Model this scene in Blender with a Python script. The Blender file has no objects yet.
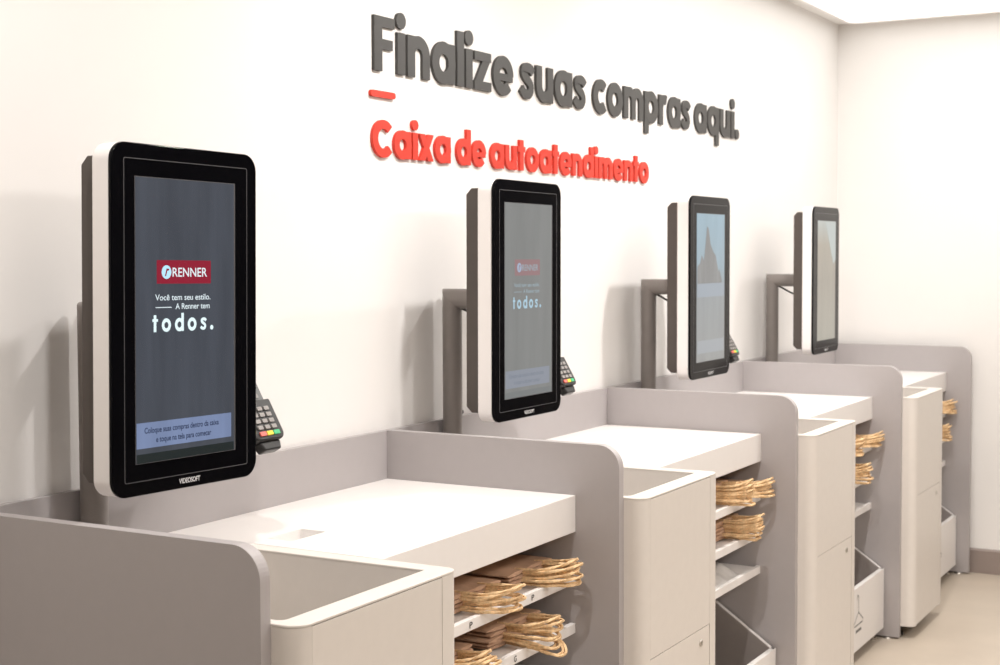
import bpy, bmesh, math, random
from mathutils import Vector, Matrix
random.seed(7)
PI = math.pi
sc = bpy.context.scene
COL = sc.collection

# ------------------------------------------------------------------ camera, world, lights, exposure
def aim(yaw, pitch, roll):
    fw = Vector((math.cos(pitch)*math.cos(yaw), math.cos(pitch)*math.sin(yaw), math.sin(pitch)))
    r = Vector((math.sin(yaw), -math.cos(yaw), 0)); u = r.cross(fw)
    r2 = r*math.cos(roll)+u*math.sin(roll); u2 = -r*math.sin(roll)+u*math.cos(roll)
    return Matrix((r2, u2, -fw)).transposed().to_4x4()
cam = bpy.data.cameras.new('camera'); camo = bpy.data.objects.new('camera', cam); COL.objects.link(camo)
camo.matrix_world = Matrix.Translation((-1.6129, -1.3005, 1.4188)) @ aim(math.radians(29.361), math.radians(-2.634), math.radians(-0.175))
cam.sensor_width = 36; cam.lens = 1448.95*36/1000
cam.shift_y = -(332.5-318.97)/1000
cam.clip_start = .05
cam.dof.use_dof = True; cam.dof.focus_distance = 2.75; cam.dof.aperture_fstop = 9
sc.camera = camo

w = bpy.data.worlds.new('store_air'); sc.world = w; w.use_nodes = True
w.node_tree.nodes['Background'].inputs[0].default_value = (1, .95, .9, 1)
w.node_tree.nodes['Background'].inputs[1].default_value = .25

sc.view_settings.view_transform = 'Standard'; sc.view_settings.look = 'None'
sc.view_settings.gamma = 1; sc.view_settings.use_curve_mapping = False
sc.view_settings.exposure = 0.19

CEIL = 2.45
def area(name, loc, size, energy, color, shape='DISK', size_y=None, spread=180):
    l = bpy.data.lights.new(name, 'AREA'); l.shape = shape; l.size = size
    if size_y: l.size_y = size_y
    l.energy = energy; l.color = color; l.spread = math.radians(spread)
    o = bpy.data.objects.new(name, l); COL.objects.link(o); o.location = loc
    return o
DOWN = [(-.25, 12), (1.23, 16), (2.69, 17), (4.1, 6)]
for x, e in DOWN:
    area('downlight_lamp', (x, -.2, CEIL-.012), .07, e, (1, .965, .935))
for x, y, e in ((-2.6, -1.0, 9), (-.2, -2.6, 27), (1.6, -2.4, 32), (3.0, -2.3, 16)):
    area('added_fill_lamp', (x, y, CEIL-.012), 1.2, e, (1, .95, .905), 'RECTANGLE', .6)  # unseen soft lamps added under the ceiling for ambient fill

# ------------------------------------------------------------------ materials
def mat(name, col, rough=.5, metal=0, spec=.5, emit=None, estr=0, noise=0, nscale=20, coat=0, stretch=None, bump=0):
    m = bpy.data.materials.new(name); m.use_nodes = True
    nt = m.node_tree; b = nt.nodes['Principled BSDF']
    b.inputs['Base Color'].default_value = (*col, 1); b.inputs['Roughness'].default_value = rough
    b.inputs['Metallic'].default_value = metal; b.inputs['Specular IOR Level'].default_value = spec
    b.inputs['Coat Weight'].default_value = coat
    if emit:
        b.inputs['Emission Color'].default_value = (*emit, 1); b.inputs['Emission Strength'].default_value = estr
    if noise or bump:
        tc = nt.nodes.new('ShaderNodeTexCoord'); mp = nt.nodes.new('ShaderNodeMapping')
        if stretch: mp.inputs['Scale'].default_value = stretch
        nz = nt.nodes.new('ShaderNodeTexNoise'); nz.inputs['Scale'].default_value = nscale; nz.inputs['Detail'].default_value = 4
        nt.links.new(tc.outputs['Object'], mp.inputs[0]); nt.links.new(mp.outputs[0], nz.inputs['Vector'])
        if noise:
            rp = nt.nodes.new('ShaderNodeValToRGB')
            rp.color_ramp.elements[0].position = .3; rp.color_ramp.elements[1].position = .7
            rp.color_ramp.elements[0].color = (*[max(0, c*(1-noise)) for c in col], 1)
            rp.color_ramp.elements[1].color = (*[min(1, c*(1+noise)) for c in col], 1)
            nt.links.new(nz.outputs['Fac'], rp.inputs[0]); nt.links.new(rp.outputs[0], b.inputs['Base Color'])
        if bump:
            bp = nt.nodes.new('ShaderNodeBump'); bp.inputs['Strength'].default_value = bump; bp.inputs['Distance'].default_value = .002
            nt.links.new(nz.outputs['Fac'], bp.inputs['Height']); nt.links.new(bp.outputs[0], b.inputs['Normal'])
    return m
M = {}
M['wall'] = mat('white_wall_paint', (.87, .85, .83), .7, spec=.2, noise=.012, nscale=3, bump=.03)
M['ceil'] = mat('white_ceiling_paint', (.9, .89, .87), .8, spec=.1, noise=.01, nscale=4)
M['store'] = mat('shop_wall_paint', (.22, .195, .18), .8, spec=.1, noise=.05, nscale=2)
M['dim'] = mat('shop_dimness_colour', (.10, .09, .085), .8, spec=.1, noise=.05, nscale=2)  # dimness of the open store beyond the far wall put into the colour
M['floor'] = mat('beige_floor_tile', (.55, .475, .39), .35, spec=.4, noise=.05, nscale=5)
M['base'] = mat('grey_baseboard', (.30, .245, .22), .5, noise=.03, nscale=10)
M['grey'] = mat('grey_laminate', (.445, .415, .415), .45, spec=.35, noise=.01, nscale=40)
M['taupe'] = mat('bin_inner_taupe', (.36, .32, .30), .5, spec=.3, noise=.02, nscale=40)  # darker tone for the hanger bin's sides, rear and floor
M['white'] = mat('white_laminate', (.86, .83, .81), .4, spec=.4, noise=.008, nscale=40)
M['cream'] = mat('cream_laminate', (.765, .718, .67), .42, spec=.4, noise=.012, nscale=40)
M['gap'] = mat('dark_seam', (.30, .26, .235), .8, noise=.05)
M['shell'] = mat('white_plastic', (.93, .90, .885), .35, spec=.4, noise=.006, nscale=30)
M['housing'] = mat('brown_grey_metal', (.085, .07, .062), .45, metal=0, spec=.4, noise=.04, nscale=30)
M['post'] = mat('taupe_painted_steel', (.25, .222, .205), .38, spec=.5, noise=.03, nscale=30)
M['black'] = mat('black_gloss_glass', (.003, .003, .004), .10, spec=.10, noise=.1, nscale=10)
M['line'] = mat('grey_gasket', (.085, .085, .09), .3, spec=.6, noise=.03)
M['steel'] = mat('brushed_steel', (.6, .57, .53), .3, metal=1, noise=.05, nscale=80)
M['bolt'] = mat('black_bolt', (.02, .018, .016), .4, noise=.1)
M['sign_grey'] = mat('dark_grey_letter_acrylic', (.058, .056, .053), .5, spec=.35, noise=.03, nscale=20)
M['sign_red'] = mat('coral_red_letter_acrylic', (.66, .045, .024), .5, spec=.35, noise=.02, nscale=20)
M['kraft'] = mat('kraft_paper', (.56, .36, .245), .85, spec=.1, noise=.22, nscale=14, bump=.4)
M['cord'] = mat('twisted_paper_cord', (.80, .56, .32), .75, spec=.15, noise=.22, nscale=160, bump=.5)
M['print'] = mat('dark_print', (.05, .045, .045), .6, noise=.03)
M['brandprint'] = mat('silver_print', (.75, .75, .76), .4, noise=.02)
M['pad'] = mat('black_terminal_plastic', (.007, .0065, .0065), .4, noise=.08, nscale=40)
M['padgrey'] = mat('grey_terminal_plastic', (.13, .135, .135), .45, noise=.05, nscale=40)
M['key'] = mat('grey_key', (.30, .28, .27), .5, noise=.04, nscale=60)
M['key_red'] = mat('red_key', (.80, .16, .13), .5, noise=.03)
M['key_yellow'] = mat('yellow_key', (.85, .66, .04), .5, noise=.03)
M['key_green'] = mat('green_key', (.05, .48, .2), .5, noise=.03)
M['plastic'] = mat('folded_clear_plastic', (.66, .64, .62), .3, spec=.5, noise=.12, nscale=25, bump=.6)
M['tag'] = mat('pale_cardboard', (.80, .62, .46), .8, noise=.05)
def glow(name, c, s=1.0, rough=.25, noise=0, c2=None, ramp=None):
    """a lit screen: emits its own picture"""
    m = bpy.data.materials.new(name); m.use_nodes = True; nt = m.node_tree; b = nt.nodes['Principled BSDF']
    b.inputs['Base Color'].default_value = (.004, .004, .005, 1); b.inputs['Roughness'].default_value = rough
    b.inputs['Specular IOR Level'].default_value = .3
    b.inputs['Emission Color'].default_value = (*c, 1); b.inputs['Emission Strength'].default_value = s
    tc = nt.nodes.new('ShaderNodeTexCoord'); mp = nt.nodes.new('ShaderNodeMapping'); mp.inputs['Scale'].default_value = (26, 26, 3)
    nz = nt.nodes.new('ShaderNodeTexNoise'); nz.inputs['Scale'].default_value = 1.0; nz.inputs['Detail'].default_value = 3
    nt.links.new(tc.outputs['Object'], mp.inputs[0]); nt.links.new(mp.outputs[0], nz.inputs['Vector'])
    mx = nt.nodes.new('ShaderNodeMix'); mx.data_type = 'RGBA'; mx.blend_type = 'MULTIPLY'; mx.inputs[0].default_value = 1
    rp = nt.nodes.new('ShaderNodeValToRGB'); k = 1-noise
    rp.color_ramp.elements[0].position = .35; rp.color_ramp.elements[1].position = .68
    rp.color_ramp.elements[0].color = (k, k, k, 1); rp.color_ramp.elements[1].color = (1+noise, 1+noise, 1+noise, 1)
    nt.links.new(nz.outputs['Fac'], rp.inputs[0]); nt.links.new(rp.outputs[0], mx.inputs['B'])
    if ramp:                                             # picture on the screen changes from bottom to top
        sp = nt.nodes.new('ShaderNodeSeparateXYZ'); mr = nt.nodes.new('ShaderNodeMapRange')
        mr.inputs['From Min'].default_value = -.23; mr.inputs['From Max'].default_value = .23
        r2 = nt.nodes.new('ShaderNodeValToRGB')
        while len(r2.color_ramp.elements) < len(ramp): r2.color_ramp.elements.new(.5)
        for e, (ps, cc) in zip(r2.color_ramp.elements, ramp): e.position = ps; e.color = (*cc, 1)
        nt.links.new(tc.outputs['Object'], sp.inputs[0]); nt.links.new(sp.outputs['Z'], mr.inputs['Value'])
        nt.links.new(mr.outputs[0], r2.inputs[0]); nt.links.new(r2.outputs[0], mx.inputs['A'])
    else:
        mx.inputs['A'].default_value = (*c, 1)
    nt.links.new(mx.outputs['Result'], b.inputs['Emission Color'])
    return m

# ------------------------------------------------------------------ mesh helpers
def link(name, bm, m, parent=None, bevel=0, smooth=False, seg=2):
    bmesh.ops.recalc_face_normals(bm, faces=bm.faces)
    me = bpy.data.meshes.new(name); bm.to_mesh(me); bm.free()
    o = bpy.data.objects.new(name, me); COL.objects.link(o)
    me.materials.append(m)
    if parent: o.parent = parent
    if smooth:
        for p in me.polygons: p.use_smooth = True
    if bevel:
        md = o.modifiers.new('bevel', 'BEVEL'); md.width = bevel; md.segments = seg; md.limit_method = 'ANGLE'; md.angle_limit = math.radians(40)
    return o
def smooth_by_angle(o, deg=35):
    o.data.shade_smooth() if hasattr(o.data, 'shade_smooth') else None
    try: o.data.set_sharp_from_angle(angle=math.radians(deg))
    except Exception: pass
def box(bm, a, b):
    x0, y0, z0 = a; x1, y1, z1 = b
    v = [bm.verts.new(p) for p in ((x0,y0,z0),(x1,y0,z0),(x1,y1,z0),(x0,y1,z0),(x0,y0,z1),(x1,y0,z1),(x1,y1,z1),(x0,y1,z1))]
    for f in ((0,3,2,1),(4,5,6,7),(0,1,5,4),(1,2,6,5),(2,3,7,6),(3,0,4,7)): bm.faces.new([v[i] for i in f])
def P3(axis, u, v, t):
    return (t, u, v) if axis == 'x' else (u, t, v) if axis == 'y' else (u, v, t)
def prism(bm, poly, axis, t0, t1):
    a = [bm.verts.new(P3(axis, u, v, t0)) for u, v in poly]; b = [bm.verts.new(P3(axis, u, v, t1)) for u, v in poly]
    bm.faces.new(a); bm.faces.new(b[::-1]); n = len(poly)
    for i in range(n): bm.faces.new((a[i], a[(i+1) % n], b[(i+1) % n], b[i]))
def ring(bm, outer, inner, axis, t0, t1):
    n = len(outer)
    A = [[bm.verts.new(P3(axis, u, v, t)) for u, v in pl] for pl in (outer, inner) for t in (t0, t1)]
    o0, o1, i0, i1 = A
    for k in range(n):
        j = (k+1) % n
        for q in ((o0[k], o0[j], o1[j], o1[k]), (i0[k], i1[k], i1[j], i0[j]), (o1[k], o1[j], i1[j], i1[k]), (o0[k], i0[k], i0[j], o0[j])): bm.faces.new(q)
def rrect(x0, x1, y0, y1, r=(0, 0, 0, 0), n=8):
    """corners in order (x0,y0) (x1,y0) (x1,y1) (x0,y1)"""
    if not isinstance(r, tuple): r = (r,)*4
    out = []
    for (cx, cy, a0), rr in zip(((x0, y0, PI), (x1, y0, 1.5*PI), (x1, y1, 0), (x0, y1, .5*PI)), r):
        sx = 1 if cx == x0 else -1; sy = 1 if cy == y0 else -1
        for k in range(n+1):
            a = a0+PI/2*k/n; rq = max(rr, 1e-5)
            out.append((cx+sx*rq+rq*math.cos(a), cy+sy*rq+rq*math.sin(a)))
    return out
def disk(cx, cy, r, n=28): return [(cx+r*math.cos(2*PI*k/n), cy+r*math.sin(2*PI*k/n)) for k in range(n)]
def cyl(bm, c, r, axis, t0, t1, n=24, r1=None):
    r1 = r if r1 is None else r1
    a = [bm.verts.new(P3(axis, c[0]+r*math.cos(2*PI*k/n), c[1]+r*math.sin(2*PI*k/n), t0)) for k in range(n)]
    b = [bm.verts.new(P3(axis, c[0]+r1*math.cos(2*PI*k/n), c[1]+r1*math.sin(2*PI*k/n), t1)) for k in range(n)]
    bm.faces.new(a); bm.faces.new(b[::-1])
    for i in range(n): bm.faces.new((a[i], a[(i+1) % n], b[(i+1) % n], b[i]))
def tube(bm, pts, r, n=7, twist=0):
    pts = [Vector(p) for p in pts]; rows = []
    up = Vector((0, 0, 1))
    for i, p in enumerate(pts):
        d = (pts[min(i+1, len(pts)-1)]-pts[max(i-1, 0)]).normalized()
        s = d.cross(up); s = s.normalized() if s.length > 1e-4 else Vector((1, 0, 0)); t = s.cross(d)
        rows.append([bm.verts.new(p+(s*math.cos(2*PI*k/n+twist*i)+t*math.sin(2*PI*k/n+twist*i))*r*(1+.22*(k % 2 if twist else 0))) for k in range(n)])
    for a, b in zip(rows, rows[1:]):
        for k in range(n): bm.faces.new((a[k], a[(k+1) % n], b[(k+1) % n], b[k]))
    bm.faces.new(rows[0]); bm.faces.new(rows[-1][::-1])
def thing(name, label, cat, loc=(0, 0, 0), rz=0, group=None):
    o = bpy.data.objects.new(name, None); COL.objects.link(o); o.location = loc; o.rotation_euler = (0, 0, rz); o.empty_display_size = .05
    o['label'] = label; o['category'] = cat
    if group: o['group'] = group
    return o
def tag(o, label, cat, group=None):
    o['label'] = label; o['category'] = cat
    if group: o['group'] = group
    return o
def boxobj(name, a, b, m, parent=None, bevel=0):
    bm = bmesh.new(); box(bm, a, b); return link(name, bm, m, parent, bevel)
def structure(name, a, b, m):
    o = boxobj(name, a, b, m); o['kind'] = 'structure'; return o

# ------------------------------------------------------------------ dimensions (metres)
P = 1.22145                       # pitch of the bays
T = .0226                         # divider thickness
YB, YW = .600, .615               # face of the low back panels, face of the wall
ZT, ZW, ZF = 1.0, .886, .805      # divider top, worktop top, underside of worktop
YF = .105                         # front of worktop and shelves
XE = 4.945                        # far wall

# ------------------------------------------------------------------ room
structure('floor', (-4.5, -5.2, -.1), (XE+.2, YW+.1, 0), M['floor'])
structure('ceiling', (-4.5, -5.2, CEIL), (XE+.2, YW+.1, CEIL+.1), M['ceil'])
structure('wall_left', (-4.5, YW, 0), (XE+.1, YW+.1, CEIL), M['wall'])
structure('wall_far', (XE, -1.15, 0), (XE+.1, YW, CEIL), M['wall'])
structure('wall_back', (XE+.1, -5.2, 0), (XE+.2, -1.15, CEIL), M['dim'])
structure('wall_right', (-4.5, -5.3, 0), (XE+.1, -5.2, CEIL), M['store'])
structure('wall_near', (-4.6, -5.2, 0), (-4.5, YW, CEIL), M['store'])
bm = bmesh.new()
prism(bm, [(XE-.012, 0), (XE, 0), (XE, .108), (XE-.006, .108), (XE-.012, .100)], 'y', -1.15, YW)
o = link('baseboard_far', bm, M['base']); o['kind'] = 'structure'

M['added_glow'] = glow('added_panel_glow', (1, .96, .91), 1.75)  # luminous panel added to whiten the ceiling and light the far wall
cl = thing('added_light_panel', 'glowing white panel added to brighten the far ceiling corner above the last monitor', 'ceiling light', (3.95, -.45, CEIL))
bm = bmesh.new(); ring(bm, rrect(-.95, .93, -1.0, 1.0, .06, 5), rrect(-.935, .915, -.985, .985, .05, 5), 'z', -.014, -.0003); link('frame', bm, M['shell'], cl)
bm = bmesh.new(); prism(bm, rrect(-.9345, .9145, -.9845, .9845, .05, 5), 'z', -.008, -.0003); link('diffuser', bm, M['added_glow'], cl)

# ------------------------------------------------------------------ raised sign lettering
def arc(cx, cy, rx, ry, a0, a1, n=24):
    return [(cx+rx*math.cos(math.radians(a0+(a1-a0)*k/n)), cy+ry*math.sin(math.radians(a0+(a1-a0)*k/n))) for k in range(n+1)]
def spline(pts, n=7):
    out = []; q = [pts[0]]+list(pts)+[pts[-1]]
    for i in range(1, len(q)-2):
        for k in range(n):
            t = k/n; out.append(tuple(.5*(2*q[i][d]+(q[i+1][d]-q[i-1][d])*t+(2*q[i-1][d]-5*q[i][d]+4*q[i+1][d]-q[i+2][d])*t*t+(3*q[i][d]-q[i-1][d]-3*q[i+1][d]+q[i+2][d])*t**3) for d in (0, 1)))
    return out+[pts[-1]]
W_, X_ = .245, .78
def RING(cx): return ('loop', arc(cx, .39, .2825, .295, 0, 360, 36)[:-1], W_)
def STEM(x, y0, y1): return ('line', [(x, y0), (x, y1)], W_)
H_ = W_/2
GLYPH = {
 'F': (.64, [STEM(H_, 0, 1), ('line', [(.02, .905), (.64, .905)], .19), ('line', [(.02, .50), (.575, .50)], .185)]),
 'C': (.90, [('line', arc(.50, .5, .378, .405, 42, 318, 40), W_)]),
 'a': (.80, [RING(.405), STEM(.8-H_, 0, X_)]),
 'd': (.80, [RING(.405), STEM(.8-H_, 0, 1.09)]),
 'q': (.80, [RING(.405), STEM(.8-H_, -.29, X_)]),
 'p': (.80, [RING(.395), STEM(H_, -.29, X_)]),
 'o': (.81, [RING(.405)]),
 'c': (.68, [('line', arc(.405, .39, .2825, .295, 46, 314, 32), W_)]),
 'e': (.80, [('line', arc(.405, .39, .2825, .295, 0, 320, 36), W_), ('line', [(.14, .36), (.79, .36)], .155)]),
 'n': (.74, [STEM(H_, 0, X_), ('line', arc(.37, .43, .2475, .245, 180, 0, 20)+[(.74-H_, 0)], W_)]),
 'm': (1.12, [STEM(H_, 0, X_), ('line', arc(.34, .44, .2175, .235, 180, 0, 18)+[(.56, 0)], W_*.94), ('line', arc(.78, .44, .2175, .235, 180, 0, 18)+[(1.12-H_, 0)], W_)]),
 'u': (.74, [('line', [(H_, X_)]+arc(.37, .35, .2475, .245, 180, 360, 20), W_), STEM(.74-H_, 0, X_)]),
 'r': (.49, [STEM(H_, 0, X_), ('line', arc(.37, .43, .2475, .245, 180, 66, 14), W_)]),
 'i': (.245, [STEM(H_, 0, X_), ('poly', disk(H_, 1.0, .152))]),
 'l': (.245, [STEM(H_, 0, 1.09)]),
 't': (.46, [STEM(.22, 0, 1.0), ('line', [(0, .69), (.46, .69)], .18)]),
 's': (.60, [('line', spline([(.535, .575), (.45, .655), (.31, .68), (.18, .645), (.145, .56), (.21, .475), (.32, .41), (.42, .335), (.455, .225), (.39, .125), (.28, .10), (.15, .13), (.06, .215)]), .205)]),
 'z': (.64, [('line', [(0, X_-.092), (.63, X_-.092)], .184), ('line', [(0, .092), (.64, .092)], .184), ('poly', [(.0, .12), (.28, .12), (.63, .66), (.35, .66)])]),
 'x': (.70, [('poly', [(0, 0), (.27, 0), (.70, X_), (.43, X_)]), ('poly', [(.43, 0), (.70, 0), (.27, X_), (0, X_)])]),
 '.': (.28, [('poly', disk(.14, .14, .145))]),
}
def strip_poly(pts, w, loop):
    n = len(pts); L = []; R = []
    for i in range(n):
        if loop: a, b = pts[i-1], pts[(i+1) % n]
        else: a, b = pts[max(i-1, 0)], pts[min(i+1, n-1)]
        dx, dy = b[0]-a[0], b[1]-a[1]; l = math.hypot(dx, dy) or 1; nx, ny = -dy/l*w/2, dx/l*w/2
        L.append((pts[i][0]+nx, pts[i][1]+ny)); R.append((pts[i][0]-nx, pts[i][1]-ny))
    return L, R
def letter(ch, x, z, cap, sx, yf, m, parent):
    bm = bmesh.new()
    for k, st in enumerate(GLYPH[ch][1]):
        y0 = yf+k*.0004
        tr = lambda q: (x+q[0]*cap*sx, z+q[1]*cap)
        if st[0] == 'poly': prism(bm, [tr(q) for q in st[1]], 'y', y0, YW)
        elif st[0] == 'loop':
            L, R = strip_poly(st[1], st[2], True); ring(bm, [tr(q) for q in R], [tr(q) for q in L], 'y', y0, YW)
        else:
            L, R = strip_poly(st[1], st[2], False)
            a = [[bm.verts.new((*[tr(q)[0]], t, tr(q)[1])) for q in pl] for pl in (L, R) for t in (y0, YW)]
            l0, l1, r0, r1 = a
            for i in range(len(L)-1):
                for q in ((l0[i], l0[i+1], r0[i+1], r0[i]), (l1[i], r1[i], r1[i+1], l1[i+1]), (l0[i], l1[i], l1[i+1], l0[i+1]), (r0[i], r0[i+1], r1[i+1], r1[i])): bm.faces.new(q)
            for i in (0, -1): bm.faces.new((l0[i], r0[i], r1[i], l1[i]))
    o = link('letter', bm, m, parent)
    smooth_by_angle(o, 40); return o
def word(txt, x0, x1, z, cap, yf, m, parent):
    gap = .075
    nat = sum(GLYPH[c][0] for c in txt)+gap*(len(txt)-1)
    sx = (x1-x0)/(nat*cap); x = x0
    for c in txt:
        letter(c, x, z, cap, sx, yf, m, parent); x += (GLYPH[c][0]+gap)*cap*sx
YL = .607
s1 = thing('wall_lettering', 'large dark grey raised letters spelling Finalize suas compras aqui on white wall', 'sign', (0, 0, 0))
for t_, a, b in (('Finalize', 1.1890, 1.8560), ('suas', 1.8966, 2.3094), ('compras', 2.3575, 3.1382), ('aqui.', 3.1793, 3.6264)):
    word(t_, a, b, 1.842, .1275, YL, M['sign_grey'], s1)
s2 = thing('wall_lettering', 'smaller coral red raised letters spelling Caixa de autoatendimento under the grey line', 'sign', (0, 0, 0))
for t_, a, b in (('Caixa', 1.1800, 1.5283), ('de', 1.5581, 1.7060), ('autoatendimento', 1.7320, 2.7767)):
    word(t_, a, b, 1.6435, .0835, YL, M['sign_red'], s2)
bm = bmesh.new(); prism(bm, rrect(1.1745, 1.2775, 1.7810, 1.7960, .0072, 6), 'y', YL, YW)
tag(link('wall_dash', bm, M['sign_red']), 'short coral red raised bar between the two lines of wall lettering', 'sign')

# ------------------------------------------------------------------ flat text from the built-in font
def text_mesh(bm, txt, x0, x1, z, y, bold=0, height=None, gap=1.0):
    cu = bpy.data.curves.new('t', 'FONT'); cu.body = txt; cu.offset = bold; cu.space_character = gap
    ob = bpy.data.objects.new('t', cu); COL.objects.link(ob)
    dg = bpy.context.evaluated_depsgraph_get(); me = bpy.data.meshes.new_from_object(ob.evaluated_get(dg))
    xs = [v.co.x for v in me.vertices]; a, b = min(xs), max(xs)
    sx = (x1-x0)/(b-a); sz = sx if height is None else height/ .73
    vs = [bm.verts.new((x0+(v.co.x-a)*sx, y, z+v.co.y*sz)) for v in me.vertices]
    for f in me.polygons:
        try: bm.faces.new([vs[i] for i in f.vertices])
        except ValueError: pass
    bpy.data.objects.remove(ob); bpy.data.curves.remove(cu); bpy.data.meshes.remove(me)
def glyphs_flat(bm, txt, x0, x1, z, y, cap, gap, weight):
    nat = sum(GLYPH[c][0] for c in txt)+gap*(len(txt)-1); sx = (x1-x0)/(nat*cap); x = x0
    for c in txt:
        for k, st in enumerate(GLYPH[c][1]):
            yy = y-k*.0001; tr = lambda q: (x+q[0]*cap*sx, yy, z+q[1]*cap)
            if st[0] == 'poly': bm.faces.new([bm.verts.new(tr(q)) for q in st[1]])
            else:
                L, R = strip_poly(st[1], st[2]*weight, st[0] == 'loop'); n_ = len(L)
                for i in range(n_ if st[0] == 'loop' else n_-1):
                    j = (i+1) % n_; bm.faces.new([bm.verts.new(tr(q)) for q in (L[i], L[j], R[j], R[i])])
        x += (GLYPH[c][0]+gap)*cap*sx
def flat(bm, poly, y):
    bm.faces.new([bm.verts.new((u, y, v)) for u, v in poly])
def link_flat(name, bm, m, parent):
    for f in bm.faces: 
        f.normal_update()
        if f.normal.y > 0: f.normal_flip()
    me = bpy.data.meshes.new(name); bm.to_mesh(me); bm.free(); o = bpy.data.objects.new(name, me); COL.objects.link(o); me.materials.append(m); o.parent = parent
    return o

# ------------------------------------------------------------------ dividers
WHERE = ['nearest the camera', 'second from the camera', 'third from the camera', 'fourth from the camera']
def divider(n):
    wh = (['nearest the camera, beside the first monitor', 'standing between the first and second bays', 'standing between the second and third bays', 'standing between the third and fourth bays', 'at the far end against the far wall'])[n]
    t = thing('divider_panel', 'grey round-cornered divider panel '+wh, 'divider', (n*P, 0, 0), group='grey dividers between checkout bays')
    bm = bmesh.new(); prism(bm, rrect(0, YW-.0005, .007, ZT, (0, 0, 0, .050), 12), 'x', 0, T)
    o = link('panel', bm, M['grey'], t, .0015); 
    bm = bmesh.new()
    for y in (.045, .5):
        bm = bmesh.new(); cyl(bm, (T/2, y), .019, 'z', 0, .005, 24, .017); cyl(bm, (T/2, y), .006, 'z', .005, .0075, 12)
        link('levelling_foot', bm, M['steel'], t, smooth=False)
    return t
for n in range(5): divider(n)

# ------------------------------------------------------------------ checkout bays
BAYIN = ['in the nearest bay', 'in the second bay', 'in the third bay', 'in the farthest bay']
BX = .464                                           # right-hand side of the bin cabinet
SHELVES = (.690, .580, .4735)
def counter(n):
    t = thing('checkout_counter', 'white checkout worktop with paper bag shelves beneath, '+['in the nearest bay', 'in the second bay', 'in the third bay', 'in the farthest bay'][n], 'counter', (n*P, 0, 0), group='checkout counters in a row')
    bm = bmesh.new()
    x0, x1 = BX+.0025, P-.0005; sl = rrect(.513, .622, .340, .400, .004, 3)
    ring(bm, rrect(x0, x1, YF, YB, .0002, 3), sl, 'z', ZF, ZW)
    bm.faces.ensure_lookup_table()
    box(bm, (T+.0005, .388, ZF), (x0, YB, ZW))
    wt = link('worktop', bm, M['white'], t, .001)
    boxobj('recess_tray', (.512, .339, ZW-.032), (.623, .401, ZW-.027), M['white'], t)
    bp = boxobj('back_panel', (n*P+T+.0005, YB+.0005, .05), (n*P+P-.0005, YW-.0005, ZT), M['grey'], None, .001)
    tag(bp, 'low grey back panel against the white wall behind the worktop, '+BAYIN[n], 'panel', 'grey back panels along the wall')
    for z in SHELVES:
        bm = bmesh.new()
        prism(bm, [(YF, z), (.56, z), (.56, z+.018), (YF+.012, z+.018), (YF+.012, z+.0225), (YF, z+.0225)], 'x', BX+.0015, P-.0005)
        sh = link('shelf', bm, M['white'], t, .001)
        if n == 0 and z > .5:
            for ch, px in ((('P', .767), ('P', 1.0205)) if z > .65 else (('G', .944),)):
                b2 = bmesh.new(); text_mesh(b2, ch, px-.0055, px+.0055, z+.0055, YF-.0006, .01, .0125)
                link_flat('size_letter', b2, M['print'], sh)
    return t
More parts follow.
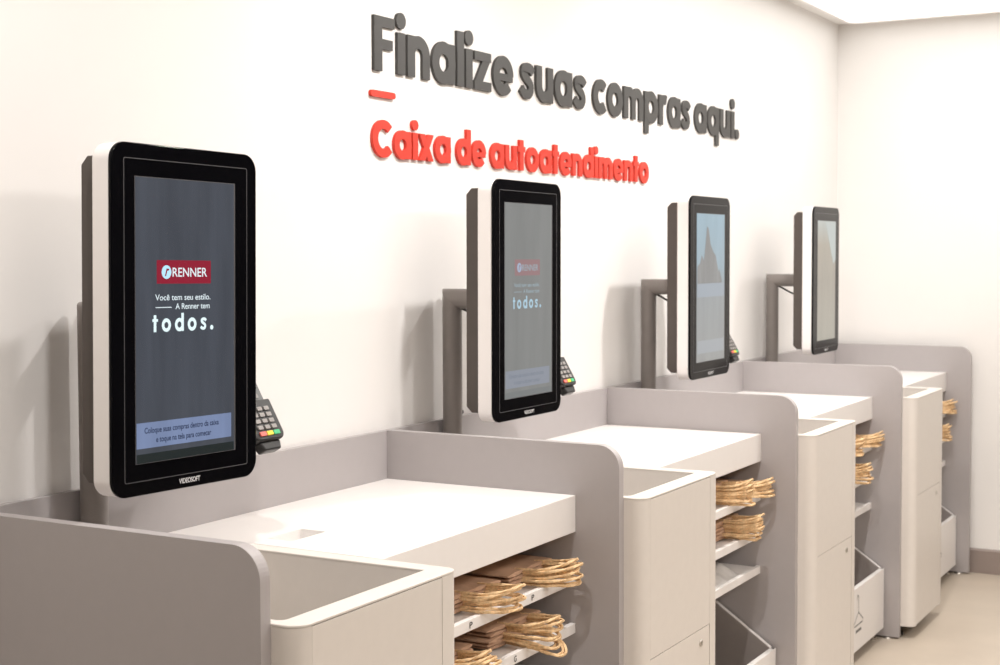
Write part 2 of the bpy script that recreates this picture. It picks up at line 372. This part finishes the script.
def cabinet(n):
    t = thing('bin_cabinet', 'tall cream open-topped bin cabinet with curved corner, '+['in the nearest bay', 'in the second bay', 'in the third bay', 'in the farthest bay'][n], 'cabinet', (n*P, 0, 0), group='bin cabinets of the bays')
    x0, x1, y0, y1 = T+.0005, BX, -.050, .385
    outer = rrect(x0, x1, y0, y1, (.0308, .020, .002, .002), 10)
    inner = rrect(x0+.020, x1-.036, y0+.045, y1-.02, (.014, .002, .002, .002), 10)
    zs = .045; ZR = ZW-.0045
    core = rrect(x0+.002, x1-.002, y0+.003, y1-.002, (.030, .019, .002, .002), 10)
    bm = bmesh.new(); ring(bm, outer, inner, 'z', ZR, ZW)
    b = link('rim', bm, M['cream'], t, .0012); smooth_by_angle(b)
    bm = bmesh.new(); ring(bm, core, inner, 'z', zs, ZR); prism(bm, inner, 'z', .30, .31)
    b = link('body', bm, M['cream'], t); smooth_by_angle(b)
    # curved corner post and right-hand corner strip stand 3 mm proud of the body, as the panels do
    def shell(xa, xb):
        pts = [q for q in outer if xa-1e-6 <= q[0] <= xb+1e-6 and q[1] < y0+.05]
        return pts
    L = [q for q in outer[:11]]; L = [(x0, y0+.10)]+L+[(.054, y0)]
    bm = bmesh.new(); prism(bm, L+[(.054, y0+.006), (x0+.02, y0+.02), (x0+.006, y0+.05), (x0+.006, y0+.10)], 'z', zs, ZR-.0002)
    c = link('corner_post', bm, M['cream'], t); smooth_by_angle(c)
    R = [(.4125, y0)]+outer[11:22]+[(x1, y0+.10)]
    bm = bmesh.new(); prism(bm, R+[(x1-.005, y0+.10), (x1-.005, y0+.02), (.4125, y0+.006)], 'z', zs, ZR-.0002)
    c = link('corner_strip', bm, M['cream'], t); smooth_by_angle(c)
    boxobj('front_panel', (.0548, y0, .5275), (.4112, y0+.006, ZR-.0014), M['cream'], t, .0006)
    d = boxobj('door', (.0548, y0, zs+.003), (.4085, y0+.006, .5255), M['cream'], t, .0008)
    boxobj('seam_backing', (.0535, y0+.0025, zs), (.414, y0+.0035, ZR), M['gap'], t)
    bm = bmesh.new(); cyl(bm, (.352, .494), .0085, 'y', y0-.003, y0+.001, 20); lk = link('lock', bm, M['steel'], d, .0006)
    bm = bmesh.new(); box(bm, (.3513, y0-.0034, .489), (.3527, y0-.0026, .499)); link('keyhole', bm, M['bolt'], d)
    for px, py in ((.08, .02), (.40, .02), (.08, .33), (.40, .33)):
        bm = bmesh.new(); cyl(bm, (px, py), .018, 'z', 0, .010, 18); cyl(bm, (px, py), .008, 'z', .010, zs+.001, 12); link('levelling_foot', bm, M['bolt'], t)
    return t
def hamper(n):
    t = thing('hanger_bin', 'low white open bin with sloping sides under the shelves, '+['in the nearest bay', 'in the second bay', 'in the third bay', 'in the farthest bay'][n], 'bin', (n*P, 0, 0), group='sloping hanger bins under the shelves')
    x0, x1, y0, y1 = BX+.008, P-.010, .055, .375
    zb, zf, zr = .040, .260, .452
    prof = [(y0, zb), (y1, zb), (y1, zr), (y1-.03, zr), (y0+.010, zf), (y0, zf)]
    for xa in (x0, x1-.014):
        bm = bmesh.new(); prism(bm, prof, 'x', xa, xa+.014); link('side_panel', bm, M['taupe'], t, .001)
        bm = bmesh.new(); prism(bm, [(y0+.010, zf+.0002), (y1-.03, zr+.0002), (y1-.03, zr+.0022), (y0+.010, zf+.0022)], 'x', xa+.0005, xa+.0135); link('edge_band', bm, M['white'], t)
    f = boxobj('front_panel', (x0+.0005, y0-.002, zb), (x1-.0005, y0+.014, zf), M['white'], t, .001)
    boxobj('rear_panel', (x0+.014, y1-.014, zb), (x1-.014, y1, zr), M['taupe'], t)
    boxobj('floor_panel', (x0+.014, y0+.014, zb), (x1-.014, y1-.014, zb+.012), M['taupe'], t)
    # hanger pictogram and a line of print below it
    yp = y0-.0026; cx, cz = ICON
    bm = bmesh.new()
    def ln(pts, w_, loop=False):
        L, R = strip_poly(pts, w_, loop); n_ = len(pts)
        for i in range(n_ if loop else n_-1):
            j = (i+1) % n_; bm.faces.new([bm.verts.new((q[0], yp, q[1])) for q in (L[i], L[j], R[j], R[i])])
    ln(arc(cx-.009, cz+.062, .009, .010, 200, 0, 14)+[(cx, cz+.012)], .0042)
    ln([(cx, cz+.012), (cx+.058, cz-.022), (cx+.050, cz-.030), (cx-.050, cz-.030), (cx-.058, cz-.022)], .0045, True)
    link_flat('hanger_pictogram', bm, M['line'], f)
    bm = bmesh.new(); flat(bm, rrect(cx-.034, cx+.034, cz-.056, cz-.046, .003, 3), yp); link_flat('printed_line', bm, M['line'], f)
    for px, py in ((x0+.03, y0+.03), (x1-.03, y0+.03), (x0+.03, y1-.03), (x1-.03, y1-.03)):
        bm = bmesh.new(); cyl(bm, (px, py), .014, 'z', 0, .008, 18); cyl(bm, (px, py), .006, 'z', .008, zb+.001, 12); link('levelling_foot', bm, M['steel'], t)
    return t
ICON = (.872, .160)
for n in range(4): counter(n); cabinet(n); hamper(n)

# ------------------------------------------------------------------ touchscreen terminals
SCR = [  # farther screens are paler: haze of the oblique view mixed into their colours
 dict(disp=glow('screen_slate', (.055, .062, .077), 1, noise=.12), txt=glow('screen_white', (.72, .82, .86)), big=glow('screen_pale', (.75, .92, .95)), logo=glow('screen_crimson', (.25, .012, .03)),
      bar=glow('screen_caption', (.17, .22, .36), noise=.08), cap=glow('screen_navy', (.02, .03, .07)), low=glow('screen_status', (.012, .018, .018)), rnd=glow('screen_logo_disc', (.45, .75, .9))),
 dict(disp=glow('screen_grey', (.20, .205, .20), 1, noise=.05), txt=glow('screen_blue', (.28, .36, .40)), big=glow('screen_blue_pale', (.36, .52, .62)), logo=glow('screen_rose', (.27, .17, .175)),
      bar=glow('screen_caption_grey', (.23, .25, .29)), cap=glow('screen_caption_text', (.18, .20, .24)), low=glow('screen_status_grey', (.17, .18, .18)), rnd=glow('screen_disc_grey', (.32, .38, .5))),
 dict(disp=glow('screen_sky', (.3, .4, .5), 1, noise=.05, ramp=((0, (.27, .275, .27)), (.45, (.25, .27, .28)), (.62, (.25, .33, .38)), (1, (.24, .35, .42)))), bar=glow('screen_caption_pale', (.30, .32, .34)),
      cap=glow('screen_caption_dim', (.26, .28, .31)), pic=glow('screen_building', (.20, .205, .205), noise=.12), band=glow('screen_band', (.27, .31, .355))),
 dict(disp=glow('screen_beige', (.3, .27, .22), 1, noise=.05, ramp=((0, (.30, .285, .24)), (.5, (.27, .245, .205)), (.8, (.30, .27, .22)), (1, (.36, .39, .37)))), pic=glow('screen_sail', (.36, .40, .39))),
]
MON = [(.2375, .3372, -.0257, 1.3104), (.2346, .3462, .0066, 1.3052), (.2432, .3570, .0028, 1.3076), (.2600, .3570, .007, 1.3068)]
def terminal(n):
    mx, my, yaw, mz = MON[n]; S = SCR[n]
    px, py = .252, .5725
    t = thing('checkout_terminal', ['largest portrait touchscreen on a post, nearest the camera', 'grey-screened portrait touchscreen on a post in the second bay', 'portrait touchscreen with a bluish picture on a post in the third bay', 'portrait touchscreen with a beige screen on a post in the farthest bay'][n],
              'touchscreen terminal', (n*P+px, py, ZW), group='touchscreen terminals')
    dx, dz = mx-px, mz-ZW
    r = .0245; za = dz-.001; N = 28
    # post and arm: one round pipe mitred into an L
    bm = bmesh.new(); rows = []
    def prow(f): return [bm.verts.new(f(math.cos(2*PI*k/N)*r, math.sin(2*PI*k/N)*r)) for k in range(N)]
    yb = my+.085-py
    rows.append(prow(lambda a, b: (a, b, 0))); rows.append(prow(lambda a, b: (a, b, za+b)))
    for a_, b_ in zip(rows, rows[1:]):
        for k in range(N): bm.faces.new((a_[k], a_[(k+1) % N], b_[(k+1) % N], b_[k]))
    bm.faces.new(rows[0]); po = link('post', bm, M['post'], t); smooth_by_angle(po, 50)
    bm = bmesh.new(); rows = [prow(lambda a, b: (a, b, za+b)), prow(lambda a, b: (a, yb, za+b))]
    for k in range(N): bm.faces.new((rows[0][k], rows[0][(k+1) % N], rows[1][(k+1) % N], rows[1][k]))
    bm.faces.new(rows[1]); po2 = link('arm', bm, M['post'], t); smooth_by_angle(po2, 50)
    bm = bmesh.new(); cyl(bm, (0, 0), .040, 'z', 0, .005, 28) if False else cyl(bm, (0, 0), .0268, 'z', 0, .006, 28); link('base_collar', bm, M['post'], t)
    bm = bmesh.new(); cyl(bm, (-.006, .132), .0065, 'x', r-.003, r+.009, 14); link('bolt', bm, M['bolt'], po)
    bm = bmesh.new(); tube(bm, [(.004, -.02-(-yb-.02)*k/12*1.0, za-.022-.030*math.sin(PI*.5*k/12)**2-.012*math.sin(PI*k/12)) for k in range(13)], .0035, 8); link('cable', bm, M['bolt'], t, smooth=True)
    # head, built about the centre of its glass
    h = bpy.data.objects.new('screen_head', None)
    Mx = Matrix.Translation((dx, my-py, dz)) @ Matrix.Rotation(yaw, 4, 'Z') @ Matrix.Rotation(math.radians((.85, .25, 0, 0)[n]), 4, 'Y')
    def put(o):
        o.data.transform(Mx); return o
    Wd, Hd = .345, .566
    bm = bmesh.new(); prism(bm, rrect(-Wd/2+.001, Wd/2-.001, -Hd/2+.001, Hd/2-.001, .029, 10), 'y', .0065, .0440)
    o = put(link('shell', bm, M['shell'], t, .003, seg=3)); smooth_by_angle(o)
    bm = bmesh.new(); prism(bm, [(.0435, -.262), (.069, -.262), (.0825, -.248), (.0825, .248), (.069, .262), (.0435, .262)], 'x', -.157, .157)
    o = put(link('back_housing', bm, M['housing'], t, .0015))
    bm = bmesh.new(); prism(bm, rrect(-Wd/2, Wd/2, -Hd/2, Hd/2, .030, 10), 'y', 0, .007)
    gl = put(link('bezel_glass', bm, M['black'], t, .0015)); smooth_by_angle(gl)
    bm = bmesh.new(); ring(bm, rrect(-.1465, .1475, -.2605, .2585, .004, 4), rrect(-.1453, .1463, -.2593, .2573, .003, 4), 'y', -.0006, .001)
    put(link('frame_line', bm, M['line'], gl))
    bm = bmesh.new(); text_mesh(bm, 'VIDEOSOFT', -.0235, .0265, -.2745, -.0007, .02, .0085); put(link_flat('maker_mark', bm, M['brandprint'], gl))
    # display
    DR = (.1125, .119, .119, .119)[n]
    bm = bmesh.new(); box(bm, (-.1215, -.0009, -.2310), (DR, .003, .2290)); d = put(link('display', bm, S['disp'], t))
    # move the display's own origin to its middle so that the picture gradient is read from there
    bm = bmesh.new(); ring(bm, rrect(-.1227, DR+.0035, -.2322, .2302, .001, 2), rrect(-.1215, DR, -.2310, .2290, .001, 2), 'y', -.0007, .001); put(link('display_edge', bm, M['line'], d))
    ctr = Vector((dx, my-py, dz)); d.data.transform(Matrix.Translation(-ctr)); d.location = ctr
    def sub(name, bm, m):
        bmesh.ops.translate(bm, verts=bm.verts, vec=((-.0075, -.006, 0, 0)[n], 0, 0))
        o = link_flat(name, bm, m, d); o.data.transform(Mx); o.data.transform(Matrix.Translation(-ctr)); return o
    for ch in d.children: ch.data.transform(Matrix.Translation(-ctr))
    if n < 2:
        bm = bmesh.new(); flat(bm, rrect(-.0672, .0612, .0580, .0965, .001, 2), -.0012); sub('logo_panel', bm, S['logo'])
        bm = bmesh.new(); flat(bm, disk(-.0450, .0770, .0112), -.0015); sub('logo_disc', bm, S['rnd'])
        bm = bmesh.new()
        bm2 = strip_poly(spline([(-.0478, .0705), (-.0455, .0775), (-.0440, .0820), (-.0425, .0805), (-.0395, .0815)], 4), .0028, False)
        for i in range(len(bm2[0])-1): bm.faces.new([bm.verts.new((q[0], -.0018, q[1])) for q in (bm2[0][i], bm2[0][i+1], bm2[1][i+1], bm2[1][i])])
        sub('logo_mark', bm, S['logo'])
        bm = bmesh.new(); text_mesh(bm, 'RENNER', -.0310, .0515, .0696, -.0015, .008, .0155); sub('logo_word', bm, S['txt'])
        bm = bmesh.new(); text_mesh(bm, 'Você tem seu estilo.', -.0705, .0600, .0310, -.0012, .006, .0100)
        text_mesh(bm, 'A Renner tem', -.0240, .0580, .0160, -.0012, .006, .0100)
        flat(bm, [(-.0700, .0186), (-.0330, .0186), (-.0330, .0199), (-.0700, .0199)], -.0012); sub('slogan_text', bm, S['txt'])
        bm = bmesh.new(); glyphs_flat(bm, 'todos.', -.0773, .0670, -.0205, -.0012, .0275, .32, .88); sub('slogan_word', bm, S['big'])
        bm = bmesh.new(); flat(bm, [(-.1135, -.2075), (.1120, -.2075), (.1120, -.1660), (-.1135, -.1660)], -.0012); sub('caption_bar', bm, S['bar'])
        bm = bmesh.new(); text_mesh(bm, 'Coloque suas compras dentro da caixa', -.0960, .0800, -.1835, -.0015, .018, .0095)
        text_mesh(bm, 'e toque na tela para começar', -.0700, .0610, -.1995, -.0015, .018, .0095); sub('caption_text', bm, S['cap'])
        bm = bmesh.new(); flat(bm, [(-.1135, -.2308), (.1185, -.2308), (.1185, -.2165), (-.1135, -.2165)] if n == 0 else [(-.1150, -.2308), (.1240, -.2308), (.1240, -.2165), (-.1150, -.2165)], -.0012); sub('status_bar', bm, S['low'])
    elif n == 2:
        bm = bmesh.new(); flat(bm, [(-.118, -.02), (.095, -.02), (.095, .02), (.075, .055), (.065, .05), (.04, .10), (.02, .11), (-.005, .135), (-.022, .185), (-.036, .19), (-.05, .13), (-.062, .085), (-.08, .10), (-.095, .075), (-.118, .065)], -.0012); sub('screen_picture', bm, S['pic'])
        bm = bmesh.new(); flat(bm, [(-.118, -.03), (.118, -.03), (.118, .012), (-.118, .012)], -.0014); sub('title_band', bm, S['band'])
        bm = bmesh.new(); flat(bm, [(-.115, -.205), (.115, -.205), (.115, -.165), (-.115, -.165)], -.0012); sub('caption_bar', bm, S['bar'])
    else:
        bm = bmesh.new(); flat(bm, [(-.02, .225), (.12, .225), (.12, .08), (.09, .06)], -.0012); sub('screen_picture', bm, S['pic'])
    # bracket that carries the card reader
    bm = bmesh.new(); box(bm, (.13, .060, -.215), (.215, .076, -.190)); box(bm, (.205, .060, -.225), (.245, .092, -.185)); put(link('reader_bracket', bm, M['housing'], t, .001))
    return t
for n in range(4): terminal(n)

# ------------------------------------------------------------------ card readers
def reader(n):
    t = thing('card_reader', ['black card reader with coloured keys beside the nearest touchscreen', 'black card reader peeking out behind the second touchscreen', 'black card reader peeking out behind the third touchscreen', 'black card reader hidden behind the farthest touchscreen'][n],
              'card reader', (n*P+.486, .370, 1.082), group='card readers beside the touchscreens')
    t.rotation_euler = (math.radians(-30), 0, 0); t.scale = (1.1,)*3
    # local: x across, z up along the keypad, -y out of the keys
    wd = .039
    bm = bmesh.new(); prism(bm, rrect(-wd, wd, -.008, .066, (.014, .014, .004, .004), 6), 'y', -.006, .020); b = link('keypad_body', bm, M['pad'], t, .003)
    bm = bmesh.new(); prism(bm, [(-wd+.012, -.008), (wd-.012, -.008), (wd-.018, -.024), (-wd+.018, -.024)], 'y', -.001, .018); link('card_slot', bm, M['pad'], t, .003)
    bm = bmesh.new(); prism(bm, rrect(-.034, .034, .064, .138, .003, 3), 'y', .001, .022); u = link('printer_body', bm, M['padgrey'], t, .002)
    bm = bmesh.new(); prism(bm, rrect(-.026, .026, .088, .112, .002, 3), 'y', -.0005, .003); link('reader_screen', bm, M['black'], u)
    bm = bmesh.new(); prism(bm, rrect(-.020, .020, .071, .079, .002, 3), 'y', -.001, .003); link('function_keys', bm, M['key'], u)
    for r_ in range(5):
        for c in range(3):
            z0 = .0005+r_*.0112; x0 = -.0175+c*.0175
            m = (M['key_red'], M['key_yellow'], M['key_green'])[c] if r_ == 0 else M['key']
            k = (.0078, .0038) if r_ == 0 else (.0062, .0036)
            bm = bmesh.new(); prism(bm, rrect(x0-k[0], x0+k[0], z0+.003-k[1], z0+.003+k[1], .0015, 3), 'y', -.0085, -.005); link('key', bm, m, b, .0004)
    return t
for n in range(3): reader(n)

# ------------------------------------------------------------------ paper bags
def bag(label, cx, z, rz, rnd, ring_like, group, skew=0, fan=0):
    t = thing('paper_bag', label, 'paper bag', (cx, .15, z), rz, group)
    w2, dep, th = .105, .34, .0085
    bm = bmesh.new(); nx, ny = 10, 8; g = [[[None]*2 for _ in range(ny+1)] for _ in range(nx+1)]
    for i in range(nx+1):
        for j in range(ny+1):
            x = -w2+2*w2*i/nx; y = dep*j/ny-(.0 if 0 < i < nx else -.004)
            b = rnd.uniform(-.0012, .0012); sag = .0
            e = .55 if (i in (0, nx)) else 1
            g[i][j][0] = bm.verts.new((x, y+rnd.uniform(-.003, .003), .0003)); g[i][j][1] = bm.verts.new((x, y+rnd.uniform(-.003, .003), th*e-.001+b*.6))
    for i in range(nx):
        for j in range(ny):
            bm.faces.new((g[i][j][0], g[i][j+1][0], g[i+1][j+1][0], g[i+1][j][0])); bm.faces.new((g[i][j][1], g[i+1][j][1], g[i+1][j+1][1], g[i][j+1][1]))
    for i in range(nx):
        bm.faces.new((g[i][0][0], g[i+1][0][0], g[i+1][0][1], g[i][0][1])); bm.faces.new((g[i][ny][0], g[i][ny][1], g[i+1][ny][1], g[i+1][ny][0]))
    for j in range(ny):
        bm.faces.new((g[0][j][0], g[0][j][1], g[0][j+1][1], g[0][j+1][0])); bm.faces.new((g[nx][j][0], g[nx][j+1][0], g[nx][j+1][1], g[nx][j][1]))
    link('body', bm, M['kraft'], t)
    for s in (0, 1):
        hw = rnd.uniform(.048, .056) if ring_like else rnd.uniform(.030, .042)
        L = rnd.uniform(.100, .118) if ring_like else rnd.uniform(.098, .118)
        zc = .0030+s*.0043+rnd.uniform(-.0008, .0008); sk = rnd.uniform(.0, .015)+skew; lift = rnd.uniform(-.002, .004)+fan+s*.003*(1 if fan > 0 else -1)
        pts = []
        for k in range(25):
            a = PI*(k/24); c_, s_ = math.cos(a), math.sin(a)
            if ring_like: x = -hw*math.copysign(abs(c_)**.8, c_)*(1 if s_ > .4 else .82+.45*s_); y = -L*s_**.75+.018
            else: x = -hw*math.copysign(abs(c_)**.45, c_); y = -L*s_**.7+.018
            pts.append((x+sk*s_, y, zc+lift*s_**3+rnd.uniform(-.0004, .0004)))
        bm = bmesh.new(); tube(bm, pts, .0029, 6, .5); o = link('handle', bm, M['cord'], t); smooth_by_angle(o, 60)
    return t
BAY = ['nearest', 'second', 'third', 'farthest']
ORD = {1: ['only'], 3: ['bottom', 'middle', 'top'], 4: ['bottom', 'second from bottom', 'third from bottom', 'top'], 6: ['bottom', 'second from bottom', 'third from bottom', 'third from top', 'second from top', 'top'], 5: ['bottom', 'second from bottom', 'middle', 'second from top', 'top']}
STACKS = [  # bay, shelf, side, cx, bags, ring-like loops, sideways lean of the loops
 (0, 0, 'left', .855, 4, True, .01), (0, 0, 'right', 1.10, 4, True, .03), (0, 1, 'right', 1.03, 5, True, .01), (0, 1, 'left', .76, 4, False, 0),
 (1, 0, 'left', .985, 6, False, .015), (1, 0, 'right', 1.112, 4, False, .065), (1, 1, 'right', 1.07, 6, False, .0),
 (2, 0, 'left', .91, 5, False, 0), (2, 0, 'right', 1.112, 4, False, .06), (2, 1, 'right', 1.0, 6, True, .01),
 (3, 0, 'right', 1.112, 5, False, .06), (3, 1, 'right', 1.09, 6, False, 0)]
for (b, s, side, cx, nb, rl, lean) in STACKS:
    rnd = random.Random(b*100+s*10+len(side))
    pair = sum(1 for q in STACKS if q[0] == b and q[1] == s) > 1
    f0, f1 = ((-.026, .006) if (b, s, side) == (0, 1, 'right') else (-.004, .010))
    for k in range(nb):
        nm = '%s kraft paper bag of the %sstack on the %s shelf, %s bay' % (ORD[nb][k], side+' ' if pair else '', ('upper', 'middle')[s], BAY[b])
        x = min(max(b*P+cx+rnd.uniform(-.008, .008), b*P+BX+.115), b*P+P-.1085)
        bag(nm[0].upper()+nm[1:], x, SHELVES[s]+.0235+k*.0092, math.radians(rnd.uniform(-3, 3)), rnd, rl, 'paper bags stacked on the shelves', lean, f0+(f1-f0)*k/(nb-1))

# ------------------------------------------------------------------ folded plastic bag on the lowest shelf of the second bay
rnd = random.Random(3)
t = thing('plastic_bag', 'folded clear plastic bag lying on the lowest shelf of the second bay', 'plastic bag', (P+.92, .225, SHELVES[2]+.0185), .08)
bm = bmesh.new(); nx, ny = 26, 16; g = []
for i in range(nx+1):
    g.append([])
    for j in range(ny+1):
        x = -.17+.34*i/nx; y = -.115+.24*j/ny; e = min(1, min(i, nx-i)/2.5, min(j, ny-j)/2.5)
        z = .001+e*(.024+.010*math.sin(i*.7+j*.35)*math.cos(j*.6-i*.2)+rnd.uniform(-.004, .004))
        g[i].append((bm.verts.new((x, y, max(.001, z))), bm.verts.new((x, y, .0003))))
for i in range(nx):
    for j in range(ny):
        for k in (0, 1): bm.faces.new((g[i][j][k], g[i+1][j][k], g[i+1][j+1][k], g[i][j+1][k]))
for i in range(nx):
    for j in (0, ny): bm.faces.new((g[i][j][0], g[i][j][1], g[i+1][j][1], g[i+1][j][0]))
for j in range(ny):
    for i in (0, nx): bm.faces.new((g[i][j][0], g[i][j+1][0], g[i][j+1][1], g[i][j][1]))
o = link('film', bm, M['plastic'], t); smooth_by_angle(o, 60)
